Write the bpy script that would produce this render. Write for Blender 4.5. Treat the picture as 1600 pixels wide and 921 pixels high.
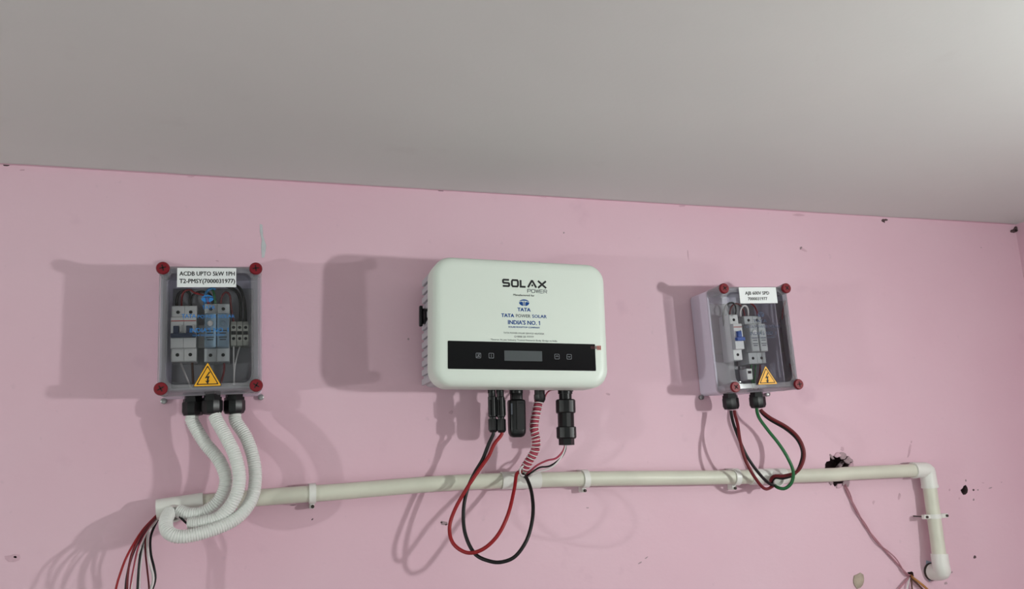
import bpy, bmesh, math, random
from mathutils import Vector, Matrix
random.seed(7)
PI = math.pi
S = bpy.context.scene
C = S.collection
for o in list(bpy.data.objects): bpy.data.objects.remove(o)

# ------------------------------------------------------------------ camera
CEIL = 2.70
CAM = Vector((-0.0103, -1.3462, CEIL - 0.4646))
YAW, PITCH, ROLL, FPX = math.radians(17.1782), math.radians(11.2889), math.radians(-2.1576), 1281.8
cy, sy, cp, sp = math.cos(YAW), math.sin(YAW), math.cos(PITCH), math.sin(PITCH)
FWD = Vector((sy*cp, cy*cp, sp)); R0 = Vector((cy, -sy, 0)); U0 = R0.cross(FWD)
RGT = math.cos(ROLL)*R0 + math.sin(ROLL)*U0
UPV = math.cos(ROLL)*U0 - math.sin(ROLL)*R0
cd = bpy.data.cameras.new('camera'); cam = bpy.data.objects.new('camera', cd); C.objects.link(cam)
m = Matrix((RGT, UPV, -FWD)).transposed().to_4x4(); m.translation = CAM
cam.matrix_world = m
cd.sensor_fit = 'HORIZONTAL'; cd.sensor_width = 36; cd.lens = FPX/1600*36; cd.clip_start = 0.01
S.camera = cam

# ------------------------------------------------------------------ world, exposure, lamp strengths
w = bpy.data.worlds.new('World'); S.world = w; w.use_nodes = True
w.node_tree.nodes['Background'].inputs[0].default_value = (0.90, 1.0, 0.96, 1)
w.node_tree.nodes['Background'].inputs[1].default_value = 1.05
S.view_settings.view_transform = 'Standard'; S.view_settings.look = 'None'
S.view_settings.exposure = -0.13; S.view_settings.gamma = 1.0; S.view_settings.use_curve_mapping = False
LAMP_RIGHT, LAMP_LEFT = 1620.0, 1650.0
LAMP_RIGHT_POS = (1.39, -1.19, CEIL - 0.42)
LAMP_LEFT_POS = (-2.03, -1.32, CEIL - 0.60)

def P(px, py, d=0.0):
    """point that stands d metres off the back wall, seen at pixel (px, py) of the 1600x921 photograph"""
    v = FWD*FPX + RGT*(px-800) - UPV*(py-460.5)
    t = (-d - CAM.y)/v.y
    return CAM + v*t

# ------------------------------------------------------------------ materials
MATS = {}
def srgb(*c):
    return tuple(((v/255)/12.92 if v/255 <= .04045 else ((v/255+.055)/1.055)**2.4) for v in c) + (1,)
def mat(name, col, rough=.5, metal=0, noise=0, nscale=30, bump=0, bscale=200, spec=.5, coat=0, sss=0):
    m = bpy.data.materials.new(name); m.use_nodes = True; nt = m.node_tree; b = nt.nodes['Principled BSDF']
    b.inputs['Roughness'].default_value = rough; b.inputs['Metallic'].default_value = metal
    b.inputs['Specular IOR Level'].default_value = spec
    if coat: b.inputs['Coat Weight'].default_value = coat; b.inputs['Coat Roughness'].default_value = .08
    c = srgb(*col); b.inputs['Base Color'].default_value = c
    tc = nt.nodes.new('ShaderNodeTexCoord')
    if noise:
        n = nt.nodes.new('ShaderNodeTexNoise'); n.inputs['Scale'].default_value = nscale; n.inputs['Detail'].default_value = 5
        nt.links.new(tc.outputs['Object'], n.inputs['Vector'])
        r = nt.nodes.new('ShaderNodeMapRange'); r.inputs[1].default_value = .3; r.inputs[2].default_value = .7
        r.inputs[3].default_value = 1-noise; r.inputs[4].default_value = 1+noise*.4
        nt.links.new(n.outputs['Fac'], r.inputs[0])
        x = nt.nodes.new('ShaderNodeMix'); x.data_type = 'RGBA'; x.blend_type = 'MULTIPLY'; x.inputs[0].default_value = 1
        x.inputs[6].default_value = c; nt.links.new(r.outputs[0], x.inputs[7]); nt.links.new(x.outputs[2], b.inputs['Base Color'])
    if bump:
        n = nt.nodes.new('ShaderNodeTexNoise'); n.inputs['Scale'].default_value = bscale; n.inputs['Detail'].default_value = 4
        nt.links.new(tc.outputs['Object'], n.inputs['Vector'])
        bp = nt.nodes.new('ShaderNodeBump'); bp.inputs['Strength'].default_value = bump; bp.inputs['Distance'].default_value = .002
        nt.links.new(n.outputs['Fac'], bp.inputs['Height']); nt.links.new(bp.outputs[0], b.inputs['Normal'])
    MATS[name] = m
    return m
def paint(name, base, tints, rough, bumps, specks=None, streak=None):
    """painted plaster: base colour, soft tint clouds [(colour, scale, lo, hi, amount)], several bump octaves"""
    m = bpy.data.materials.new(name); m.use_nodes = True; nt = m.node_tree; b = nt.nodes['Principled BSDF']
    b.inputs['Roughness'].default_value = rough; b.inputs['Specular IOR Level'].default_value = .35
    tc = nt.nodes.new('ShaderNodeTexCoord')
    def noise(scale, detail=5, stretch=(1,1,1), off=0):
        mp = nt.nodes.new('ShaderNodeMapping'); mp.inputs['Scale'].default_value = stretch; mp.inputs['Location'].default_value = (off, off*.7, off*1.3)
        nt.links.new(tc.outputs['Object'], mp.inputs[0])
        n = nt.nodes.new('ShaderNodeTexNoise'); n.inputs['Scale'].default_value = scale; n.inputs['Detail'].default_value = detail
        nt.links.new(mp.outputs[0], n.inputs['Vector']); return n.outputs['Fac']
    rgb = nt.nodes.new('ShaderNodeRGB'); rgb.outputs[0].default_value = srgb(*base); cur = rgb.outputs[0]
    for i, (col, sc, lo, hi, amt) in enumerate(tints):
        r = nt.nodes.new('ShaderNodeMapRange'); r.inputs[1].default_value = lo; r.inputs[2].default_value = hi
        r.inputs[3].default_value = 0; r.inputs[4].default_value = amt
        nt.links.new(noise(sc, 6, (1,1,1), 3.1*i), r.inputs[0])
        x = nt.nodes.new('ShaderNodeMix'); x.data_type = 'RGBA'; nt.links.new(r.outputs[0], x.inputs[0])
        nt.links.new(cur, x.inputs[6]); x.inputs[7].default_value = srgb(*col); cur = x.outputs[2]
    nt.links.new(cur, b.inputs['Base Color'])
    prev = None
    for sc, st, dist in bumps:
        bp = nt.nodes.new('ShaderNodeBump'); bp.inputs['Strength'].default_value = st; bp.inputs['Distance'].default_value = dist
        nt.links.new(noise(sc, 4, (1,1,1.6), sc*.1), bp.inputs['Height'])
        if prev: nt.links.new(prev, bp.inputs['Normal'])
        prev = bp.outputs[0]
    if prev: nt.links.new(prev, b.inputs['Normal'])
    MATS[name] = m
    return m
def clear(name, tint, refl=1.0, rough=.05):
    m = bpy.data.materials.new(name); m.use_nodes = True; nt = m.node_tree
    for n in list(nt.nodes):
        if n.type == 'BSDF_PRINCIPLED': nt.nodes.remove(n)
    t = nt.nodes.new('ShaderNodeBsdfTransparent'); t.inputs[0].default_value = tint
    g = nt.nodes.new('ShaderNodeBsdfGlossy'); g.inputs['Roughness'].default_value = rough
    f = nt.nodes.new('ShaderNodeFresnel'); f.inputs[0].default_value = 1.5
    mu = nt.nodes.new('ShaderNodeMath'); mu.operation = 'MULTIPLY'; mu.inputs[1].default_value = refl; mu.use_clamp = True
    nt.links.new(f.outputs[0], mu.inputs[0])
    x = nt.nodes.new('ShaderNodeMixShader'); nt.links.new(mu.outputs[0], x.inputs[0]); nt.links.new(t.outputs[0], x.inputs[1]); nt.links.new(g.outputs[0], x.inputs[2])
    out = [n for n in nt.nodes if n.type == 'OUTPUT_MATERIAL'][0]; nt.links.new(x.outputs[0], out.inputs[0])
    MATS[name] = m; return m
def emit(name, col, st):
    m = bpy.data.materials.new(name); m.use_nodes = True; nt = m.node_tree; b = nt.nodes['Principled BSDF']
    b.inputs['Base Color'].default_value = (.8,.8,.8,1); b.inputs['Emission Color'].default_value = col; b.inputs['Emission Strength'].default_value = st
    MATS[name] = m; return m

paint('pink_wall', (224,189,202), [((216,171,188), 1.6, .42, .68, .5), ((224,194,206), 3.0, .5, .75, .5), ((190,150,170), 14, .66, .80, .28), ((176,150,164), 60, .70, .80, .22)],
      .55, [(2.2, .35, .02), (14, .16, .006), (120, .10, .0015)])
paint('ceiling_paint', (212,216,212), [((203,205,201), 1.2, .40, .70, .6), ((216,218,213), 2.6, .5, .75, .5), ((178,174,170), 9, .66, .82, .25)],
      .6, [(2.0, .25, .02), (18, .12, .005), (140, .08, .0015)])
mat('floor_cement', (150,146,140), .7, noise=.15, nscale=6)
mat('pvc_pipe', (214,214,198), .42, noise=.08, nscale=14)
mat('pvc_fitting', (228,228,222), .35, noise=.03, nscale=20)
mat('flex', (224,226,222), .42)
mat('black_plastic', (11,12,14), .36, spec=.4)
mat('black_matte', (16,17,19), .6, spec=.3)
mat('box_grey', (218,212,228), .45, noise=.03, nscale=20)
mat('box_grey_inside', (150,148,153), .6)
clear('clear_lid', (.90,.905,.915,1), 1.0)
def frosted(name, tint, amount):
    m = clear(name, tint, 1.2, .12); nt = m.node_tree
    out = [n for n in nt.nodes if n.type == 'OUTPUT_MATERIAL'][0]; src = out.inputs[0].links[0].from_socket
    d = nt.nodes.new('ShaderNodeBsdfDiffuse'); d.inputs[0].default_value = (.82,.80,.84,1)
    t = nt.nodes.new('ShaderNodeBsdfTranslucent'); t.inputs[0].default_value = (.82,.80,.84,1)
    a = nt.nodes.new('ShaderNodeMixShader'); a.inputs[0].default_value = .4; nt.links.new(d.outputs[0], a.inputs[1]); nt.links.new(t.outputs[0], a.inputs[2])
    x = nt.nodes.new('ShaderNodeMixShader'); x.inputs[0].default_value = amount
    nt.links.new(src, x.inputs[1]); nt.links.new(a.outputs[0], x.inputs[2]); nt.links.new(x.outputs[0], out.inputs[0]); return m
frosted('clear_rim', (.95,.95,.96,1), .26)
clear('clear_tint', (.62,.70,.76,1), 1.1)
mat('red_cap', (122,16,30), .45, spec=.35)
mat('dark_slot', (40,8,12), .7)
mat('sticker_white', (236,240,240), .45)
mat('ink_black', (16,18,20), .6)
mat('ink_grey', (60,66,76), .6)
mat('ink_blue', (20,70,142), .55, spec=.2)
mat('ink_lightblue', (32,118,190), .5)
mat('ink_navy', (44,58,88), .5)
mat('stamp_dark', (92,30,34), .5)
mat('ink_red', (190,70,62), .5)
mat('warning_yellow', (240,176,34), .45)
mat('inverter_white', (222,232,222), .38, noise=.015, nscale=9)
mat('inverter_grey', (186,184,190), .5)
mat('panel_black', (7,9,12), .18, spec=.28)
mat('lcd', (74,80,82), .3)
mat('icon_grey', (150,155,160), .5)
mat('mcb_white', (222,222,222), .4)
mat('mcb_navy', (30,44,76), .45)
mat('mcb_blue', (30,84,170), .45)
mat('spd_grey', (170,174,176), .5)
mat('spd_blue', (140,166,186), .4)
mat('terminal_grey', (168,168,160), .5)
mat('steel', (150,150,150), .35, metal=.9)
mat('nail', (70,62,58), .5, metal=.6)
mat('wire_red', (146,24,30), .42, spec=.4)
mat('wire_darkred', (104,22,30), .45, spec=.4)
mat('wire_black', (13,12,13), .45, spec=.4)
mat('wire_green', (26,98,52), .42)
mat('wire_white', (220,214,214), .45)
mat('wire_pink', (170,64,84), .5)
mat('wire_blue', (40,130,190), .45)
mat('wire_painted', (176,122,134), .6, noise=.15, nscale=60)
mat('wire_tan', (176,120,66), .55)
mat('wire_brown', (92,58,46), .55)
mat('plaster_raw', (172,148,154), .9, noise=.25, nscale=80, bump=.6, bscale=150)
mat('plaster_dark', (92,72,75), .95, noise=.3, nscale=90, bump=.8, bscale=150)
mat('filler', (176,162,146), .85, noise=.25, nscale=70, bump=.8, bscale=120)
mat('paint_scrape', (196,200,203), .7, noise=.15, nscale=60)
mat('pink_chip', (210,172,186), .8, noise=.15, nscale=60)
mat('wall_blue', (160,180,196), .7, noise=.1, nscale=40)
emit('bulb_right', (.94,1.0,.965,1), LAMP_RIGHT)
emit('bulb_left', (.94,1.0,.965,1), LAMP_LEFT)

# ------------------------------------------------------------------ helpers
def rrect(w, h, r, n=6, cx=0, cz=0):
    r = max(min(r, w/2-1e-5, h/2-1e-5), 1e-5); pts = []
    for (sx, sz, a0) in ((1,1,0), (-1,1,PI/2), (-1,-1,PI), (1,-1,3*PI/2)):
        for i in range(n+1):
            a = a0 + PI/2*i/n
            pts.append((cx+sx*(w/2-r)+r*math.cos(a), cz+sz*(h/2-r)+r*math.sin(a)))
    return pts
class MB:
    def __init__(s): s.v = []; s.f = []
    def add(s, vs, fs):
        o = len(s.v); s.v += [tuple(v) for v in vs]; s.f += [tuple(i+o for i in f) for f in fs]; return s
    def loft(s, loops, cap0=True, cap1=True, closed=True):
        n = len(loops[0]); vs = [p for l in loops for p in l]; fs = []
        for k in range(len(loops)-1):
            for i in range(n):
                j = (i+1) % n; fs.append((k*n+i, k*n+j, (k+1)*n+j, (k+1)*n+i))
        if cap0: fs.append(tuple(range(n-1, -1, -1)))
        if cap1: fs.append(tuple((len(loops)-1)*n+i for i in range(n)))
        return s.add(vs, fs)
    def box(s, x0, x1, y0, y1, z0, z1, bev=0):
        if bev:
            b = bev
            lo = [[(x, y, z) for x, z in rrect(x1-x0-2*i, z1-z0-2*i, max(b*1.2-i, 1e-4), 2, (x0+x1)/2, (z0+z1)/2)]
                  for y, i in ((y1, b), (y1-b, 0), (y0+b, 0), (y0, b))]
            return s.loft(lo)
        v = [(x, y, z) for x in (x0, x1) for y in (y0, y1) for z in (z0, z1)]
        return s.add(v, [(0,1,3,2), (4,6,7,5), (0,4,5,1), (2,3,7,6), (0,2,6,4), (1,5,7,3)])
    def prism_y(s, poly, y0, y1):            # polygon in (x, z), from depth y0 (front, more negative) to y1
        return s.loft([[(x, y1, z) for x, z in poly], [(x, y0, z) for x, z in poly]])
    def prism_x(s, poly, x0, x1):            # polygon in (y, z)
        return s.loft([[(x0, y, z) for y, z in poly], [(x1, y, z) for y, z in poly]])
    def lathe(s, prof, origin=(0,0,0), axis=(0,0,1), n=16, star=None):
        """prof = [(r, t)] along axis; star = (count, depth) radial ribs"""
        a = Vector(axis).normalized(); u = a.orthogonal().normalized(); w_ = a.cross(u); o = Vector(origin); loops = []
        for r, t in prof:
            l = []
            for i in range(n):
                th = 2*PI*i/n; rr = r
                if star and i % star[0] == 0: rr = r*(1-star[1])
                l.append(tuple(o + a*t + u*(rr*math.cos(th)) + w_*(rr*math.sin(th))))
            loops.append(l)
        return s.loft(loops)
    def tube(s, pts, rad, n=10, caps=True):
        pts = [Vector(p) for p in pts]; loops = []; N = len(pts)
        tg = [((pts[min(i+1, N-1)]-pts[max(i-1, 0)]).normalized()) for i in range(N)]
        u = tg[0].orthogonal().normalized()
        for i, p in enumerate(pts):
            u = (u - tg[i]*u.dot(tg[i])); u = u.normalized() if u.length > 1e-6 else tg[i].orthogonal().normalized()
            w_ = tg[i].cross(u); r = rad(i/(N-1)) if callable(rad) else rad
            loops.append([tuple(p + u*(r*math.cos(2*PI*k/n)) + w_*(r*math.sin(2*PI*k/n))) for k in range(n)])
        return s.loft(loops, caps, caps)
    def build(s, name, material, parent=None, smooth=35, label=None, kind=None):
        me = bpy.data.meshes.new(name); me.from_pydata(s.v, [], s.f)
        bm = bmesh.new(); bm.from_mesh(me); bmesh.ops.recalc_face_normals(bm, faces=bm.faces[:]); bm.to_mesh(me); bm.free()
        return link(name, me, material, parent, smooth, label, kind)
def link(name, me, material, parent=None, smooth=35, label=None, kind=None):
    if material: me.materials.clear(); me.materials.append(MATS[material])
    if smooth:
        me.polygons.foreach_set('use_smooth', [True]*len(me.polygons)); me.set_sharp_from_angle(angle=math.radians(smooth))
    o = bpy.data.objects.new(name, me); C.objects.link(o)
    if parent: o.parent = parent
    if label: o['label'] = label
    if kind: o['kind'] = kind
    return o
def thing(name, label, cat, loc=(0,0,0), roty=0, group=None):
    o = bpy.data.objects.new(name, None); C.objects.link(o); o.empty_display_size = .02
    o.location = loc; o.rotation_euler = (0, roty, 0); return tag(o, label, cat, group)
def tag(o, label, cat, group=None):
    o['label'] = label; o['category'] = cat
    if group: o['group'] = group
    return o
def struct(o): o['kind'] = 'structure'; return o
def spline(pts, step=.004):
    """Catmull-Rom through 3D points, resampled evenly"""
    p = [Vector(q) for q in pts]; p = [p[0]*2-p[1]] + p + [p[-1]*2-p[-2]]; out = []
    for i in range(1, len(p)-2):
        a, b, c, d = p[i-1:i+3]
        for k in range(24):
            t = k/24
            out.append(.5*((2*b)+(c-a)*t+(2*a-5*b+4*c-d)*t*t+(3*b-a-3*c+d)*t**3))
    out.append(p[-2])
    L = [0]
    for i in range(1, len(out)): L.append(L[-1]+(out[i]-out[i-1]).length)
    n = max(3, int(L[-1]/step)); res = []; j = 0
    for k in range(n+1):
        t = L[-1]*k/n
        while j < len(L)-2 and L[j+1] < t: j += 1
        f = (t-L[j])/max(L[j+1]-L[j], 1e-9); res.append(out[j].lerp(out[j+1], f))
    return res
def path(pix, step=.004): return spline([P(*q) for q in pix], step)
def wire(name, label, pix, rad, material, group=None, step=.004, n=8, cat='wire'):
    o = MB().tube(path(pix, step), rad, n).build(name, material, None, 60)
    return tag(o, label, cat, group)
def lpt(root, px, py, d):
    """local (x, z) of a photo pixel on the plane d off the wall, in root's frame"""
    q = P(px, py, d) - Vector(root.location); a = root.rotation_euler[1]
    return q.x*math.cos(a) - q.z*math.sin(a), q.x*math.sin(a) + q.z*math.cos(a)
def glyphs(body):
    cu = bpy.data.curves.new('t', 'FONT'); cu.body = body; cu.resolution_u = 2; cu.fill_mode = 'FRONT'
    ob = bpy.data.objects.new('t', cu); me = bpy.data.meshes.new_from_object(ob)
    vs = [(v.co.x, v.co.y) for v in me.vertices]; fs = [tuple(p.vertices) for p in me.polygons]
    bpy.data.objects.remove(ob); bpy.data.curves.remove(cu); bpy.data.meshes.remove(me)
    return vs, fs
def text(root, parent, s, cx, cz, width, height, d, material, bold=0.0, name='lettering'):
    vs, fs = glyphs(s); one = glyphs('1')[0]; w1 = max(v[0] for v in one)-min(v[0] for v in one); h1 = max(v[1] for v in one)
    for k, ch in enumerate(s):              # a flag on each figure one
        if ch == '1':
            xl = max(v[0] for v in glyphs(s[:k+1])[0])-w1+.01; o = len(vs)
            vs += [(xl, h1), (xl, h1-.13), (xl-.10, h1-.20), (xl-.10, h1-.10)]; fs.append((o, o+3, o+2, o+1))
    xs = [v[0] for v in vs]; ys = [v[1] for v in vs]; x0, x1, y0, y1 = min(xs), max(xs), min(ys), max(ys)
    if y0 < -.05: y0 = 0.0
    mb = MB(); k_ = bold*.55
    for i, (ox, oy) in enumerate([(0,0)] + ([(k_,0), (-k_,0), (0,k_*.7), (0,-k_*.7)] if bold else [])):
        mb.add([(cx+(vx+ox-(x0+x1)/2)/(x1-x0)*width, -d-i*4e-6, cz+(vy+oy-(y0+y1)/2)/(y1-y0)*height) for vx, vy in vs], fs)
    me = bpy.data.meshes.new(name); me.from_pydata(mb.v, [], mb.f)
    return link(name, me, material, parent, 0)
def ribbon(mb, pts, wd, d, closed=False):
    """flat mitred stroke in the (x, z) plane"""
    p = [Vector((a, b)) for a, b in pts]; n = len(p); L = []; Rr = []
    for i in range(n):
        a = p[i-1] if (i > 0 or closed) else None; c = p[(i+1) % n] if (i < n-1 or closed) else None
        d1 = (p[i]-a).normalized() if a is not None else None; d2 = (c-p[i]).normalized() if c is not None else None
        if d1 is None: d1 = d2
        if d2 is None: d2 = d1
        n1 = Vector((-d1.y, d1.x)); n2 = Vector((-d2.y, d2.x)); mt = (n1+n2); mt = mt.normalized() if mt.length > 1e-4 else n1
        k = min(1/max(mt.dot(n1), .35), 2.5)*wd/2
        L.append(p[i]+mt*k); Rr.append(p[i]-mt*k)
    vs = [(q.x, -d, q.y) for q in L+Rr]; m_ = n if closed else n-1
    mb.add(vs, [(i, (i+1) % n, n+(i+1) % n, n+i) for i in range(m_)])
LET = {
 'S': [[(.95,1),(.15,1),(.05,.9),(.05,.6),(.15,.5),(.85,.5),(.95,.4),(.95,.1),(.85,0),(.0,0)]],
 'O': [[(.15,1),(.85,1),(.97,.8),(.97,.2),(.85,0),(.15,0),(.03,.2),(.03,.8)]],
 'L': [[(.05,1.06),(.05,0),(.95,0)]],
 'A': [[(-.02,-.06),(.45,1),(.55,1),(1.02,-.06)], [(.42,.28),(.62,.28)]],
 'X': [[(.0,1.06),(1.0,-.06)], [(1.0,1.06),(.0,-.06)]],
 'P': [[(.05,-.06),(.05,1),(.85,1),(.97,.85),(.97,.6),(.85,.45),(.05,.45)]],
 'W': [[(0,1.06),(.25,0),(.5,.95),(.75,0),(1,1.06)]],
 'E': [[(.97,1),(.05,1),(.05,0),(.97,0)], [(.05,.5),(.9,.5)]],
 'R': [[(.05,-.06),(.05,1),(.85,1),(.97,.85),(.97,.6),(.85,.45),(.05,.45)], [(.55,.45),(.97,-.06)]],
}
def strokes(parent, word, spans, z0, z1, d, wd, material, name='lettering'):
    mb = MB()
    for ch, (a, b) in zip(word, spans):
        for i, st in enumerate(LET[ch]):
            ribbon(mb, [(a+(b-a)*u, z0+(z1-z0)*v) for u, v in st], wd, d + i*2e-5, ch == 'O')
    return mb.build(name, material, parent, 0)
def flat(parent, poly, d, material, name, th=.0003, label=None):
    return MB().prism_y(poly, -d-th, -d).build(name, material, parent, 0, label)
def oval_logo(parent, cx, cz, w_, h_, d, material):
    """blue oval emblem: a cap on top and two lobes parted by a pale stem"""
    mb = MB(); a, b = w_/2, h_/2
    def el(t, k=1.0): return (cx+a*k*math.cos(t), cz+b*k*math.sin(t))
    top = [el(PI*.10+PI*.80*i/14) for i in range(15)]
    cap = top + [(cx-a*.75, cz+b*.40), (cx-a*.35, cz+b*.60), (cx+a*.35, cz+b*.60), (cx+a*.75, cz+b*.40)]
    mb.prism_y(cap, -d-.0002, -d)
    for s_ in (-1, 1):
        lob = [(cx+s_*a*.98*math.cos(t), cz+b*math.sin(t)) for t in [PI*.03-PI*.44*i/10 for i in range(11)]]
        lob += [(cx+s_*a*.22, cz-b*.86), (cx+s_*a*.26, cz+b*.05), (cx+s_*a*.40, cz+b*.30), (cx+s_*a*.70, cz+b*.22)]
        mb.prism_y(lob, -d-.0002, -d)
        mb.prism_y([(cx+s_*a*.05, cz-b*.95), (cx+s_*a*.13, cz-b*.9), (cx+s_*a*.15, cz+b*.35), (cx+s_*a*.05, cz+b*.42)], -d-.0002, -d)
    return mb.build('emblem', material, parent, 0)

# ------------------------------------------------------------------ the room
XL, XR, YF, TH = -2.20, 1.573, -3.6, .12
def blob(px, py, rx, ry, n=18, jag=.25, seed=1):
    rnd = random.Random(seed); pts = []
    for i in range(n):
        a = 2*PI*i/n; k = 1+rnd.uniform(-jag, jag); q = P(px+rx*k*math.cos(a), py+ry*k*math.sin(a), 0); pts.append((q.x, q.z))
    return pts
HOLES = [(blob(1311, 735, 22, 24, 34, .13, 3), .04), (blob(1507, 766, 5.0, 6.5, 10, .3, 5), .02), (blob(1423, 898, 5, 4.5, 10, .25, 8), .03), (blob(1596, 372, 2.6, 4, 8, .3, 9), .01)]
bm = bmesh.new(); edges = []
def ring(pts, y):
    vs = [bm.verts.new((x, y, z)) for x, z in pts]; return vs, [bm.edges.new((vs[i], vs[(i+1) % len(vs)])) for i in range(len(vs))]
outer = [(XL-TH, 0), (XR+TH, 0), (XR+TH, CEIL), (XL-TH, CEIL)]
ov, oe = ring(outer, 0); edges += oe; hv = []
for h, dep in HOLES: a, e = ring(h, 0); hv.append((a, dep)); edges += e
bmesh.ops.triangle_fill(bm, use_beauty=True, use_dissolve=False, edges=edges)
front = set(bm.faces)
bv = [bm.verts.new((x, .15, z)) for x, z in outer]
for i in range(4): bm.faces.new((ov[i], ov[(i+1) % 4], bv[(i+1) % 4], bv[i]))
bm.faces.new(bv)
hole_faces = []
for vs, dep in hv:
    cx_ = sum(v.co.x for v in vs)/len(vs); cz_ = sum(v.co.z for v in vs)/len(vs)
    b2 = [bm.verts.new((cx_+(v.co.x-cx_)*.85, dep, cz_+(v.co.z-cz_)*.85)) for v in vs]
    for i in range(len(vs)): hole_faces.append(bm.faces.new((vs[i], vs[(i+1) % len(vs)], b2[(i+1) % len(vs)], b2[i])))
    hole_faces.append(bm.faces.new(b2))
me = bpy.data.meshes.new('wall_back'); bmesh.ops.recalc_face_normals(bm, faces=bm.faces[:])
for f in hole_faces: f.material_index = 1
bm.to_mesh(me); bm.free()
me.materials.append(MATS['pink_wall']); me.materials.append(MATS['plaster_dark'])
wall_back = struct(link('wall_back', me, None, None, 0))
struct(MB().box(XR, XR+TH, YF, 0, 0, CEIL).build('wall_right', 'pink_wall', None, 0))
struct(MB().box(XL-TH, XL, YF, 0, 0, CEIL).build('wall_left', 'ceiling_paint', None, 0))
struct(MB().box(XL-TH, XR+TH, YF-TH, .15, CEIL, CEIL+TH).build('ceiling', 'ceiling_paint', None, 0))
struct(MB().box(XL-TH, XR+TH, YF-TH, .15, -TH, 0).build('floor', 'floor_cement', None, 0))
OX0, OX1, OZ1 = -1.50, 1.30, 2.35       # unseen wide opening behind the camera, added to let in soft ambient daylight
fw = MB().box(XL-TH, OX0, YF-TH, YF, 0, CEIL).box(OX1, XR+TH, YF-TH, YF, 0, CEIL).box(OX0, OX1, YF-TH, YF, OZ1, CEIL)
struct(fw.build('wall_front', 'ceiling_paint', None, 0))

# chips, scrapes and filler on the wall: children of the wall
def chip(pix, material, name, th=.0012, sub=None):
    pts = [P(*q, 0) for q in pix]; c0 = sum(pts, Vector())/len(pts)
    mb = MB(); n = len(pts)
    mb.loft([[(p.x, .0002, p.z) for p in pts], [(p.x, -th*.6, p.z) for p in pts], [(c0.x+(p.x-c0.x)*.7, -th, c0.z+(p.z-c0.z)*.7) for p in pts]])
    return mb.build(name, material, wall_back, 0)
def rchip(px, py, rx, ry, material, name, th=.0012, seed=0, jag=.35, n=9, tilt=0):
    rnd = random.Random(seed*13+5); pts = []
    for i in range(n):
        a = 2*PI*i/n; k = 1+rnd.uniform(-jag, jag); x, y = rx*k*math.cos(a), ry*k*math.sin(a)
        pts.append((px+x*math.cos(tilt)-y*math.sin(tilt), py+x*math.sin(tilt)+y*math.cos(tilt)))
    return chip(pts, material, name, th)
chip([(406,350),(410,352),(411,368),(414,378),(416,384),(415,392),(413,403),(409,403),(408,385),(409,376),(406,362)], 'paint_scrape', 'paint_scrape', .0008)
rchip(1341, 908, 9, 12, 'filler', 'filler_patch', .004, 2, .15, 12, .2)
for i, (x, y, a, b, mt, t) in enumerate([
    (20,872,11,6,'pink_chip',0), (24,871,4,2.5,'plaster_dark',0), (10,258,7,2,'plaster_dark',.1), (47,255,1.2,3.5,'plaster_dark',.5),
    (35,266,4,1.2,'pink_chip',0), (298,276,5,1.5,'pink_chip',0), (688,298,5,1.2,'plaster_dark',.05), (847,307,7,1.8,'pink_chip',.1), (858,303,4,1,'plaster_raw',0),
    (1066,322,5,1.5,'pink_chip',0), (1248,336,9,2,'pink_chip',.05), (1380,345,2.2,3.5,'plaster_dark',-.4), (1384,344,3,1.6,'plaster_dark',.1),
    (1254,390,7,2.2,'pink_chip',.5), (1251,388,2,2.5,'plaster_raw',.3), (1533,387,0.8,0.8,'plaster_raw',0), (881,364,1.4,1.6,'plaster_raw',0),
    (693,818,6,3,'plaster_raw',.1), (690,817,2.2,2,'plaster_dark',0), (697,820,2.2,1.6,'plaster_dark',0), (918,794,2,.8,'plaster_raw',0),
    (1523,871,2,3,'plaster_dark',.1), (1521,766,1.6,1.4,'plaster_dark',0), (1528,766,1.4,1.2,'plaster_raw',0), (1536,755,2.2,.9,'pink_chip',.1), (1547,763,3,.9,'plaster_raw',-.3),
    (1509,751,1.2,1.8,'plaster_raw',0), (1499,779,1.4,2,'pink_chip',0), (1521,781,1.3,1.6,'plaster_raw',0), (1484,766,1.5,2,'pink_chip',0), (1565,754,1.2,1,'pink_chip',0),
    (1365,785,1.6,3.4,'pink_chip',.2), (1405,776,2,5,'pink_chip',.2), (1421,704,2.0,12,'pink_chip',.2), (1424,691,1.2,2,'pink_chip',.2), (1316,702,3,3,'pink_chip',0),
    (1487,895,1.6,1.6,'plaster_raw',0), (1478,912,3,2,'plaster_raw',0), (488,812,2.2,1,'plaster_dark',-.9), (340,408,3,1.2,'pink_chip',.3), (638,530,1.4,2,'plaster_raw',0),
    (458,790,5,1,'plaster_raw',-.05), (458,761,8,1.4,'pink_chip',-.05), (1414,724,8,1.2,'plaster_raw',-.05), (1415,746,8,1.4,'plaster_raw',-.05),
    (705,645,4,3,'pink_chip',0), (950,616,4,2,'pink_chip',.4), (1075,398,1.2,9,'pink_chip',-.1), (1000,880,4,1,'plaster_raw',-.6), (1010,872,3,.8,'plaster_raw',-.6)]):
    rchip(x, y, a, b, mt, 'plaster_chip' if mt != 'pink_chip' else 'paint_flake', .0004, i, .3, 9, t)
# pink paint brushed unevenly a few millimetres over the ceiling's edge
rnd = random.Random(4); xs_ = [XL+i*.012 for i in range(int((XR-XL)/.012)+1)]; off = [0.002]
for _ in xs_: off.append(min(.007, max(.0006, off[-1]+rnd.uniform(-.0011, .0011))))
mb = MB(); vs_ = []
for i, x in enumerate(xs_): vs_ += [(x, 0, CEIL-.0004), (x, -off[i], CEIL-.0004)]
mb.add(vs_, [(2*i, 2*i+1, 2*i+3, 2*i+2) for i in range(len(xs_)-1)]); mb.build('paint_edge', 'pink_wall', wall_back, 0)
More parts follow.
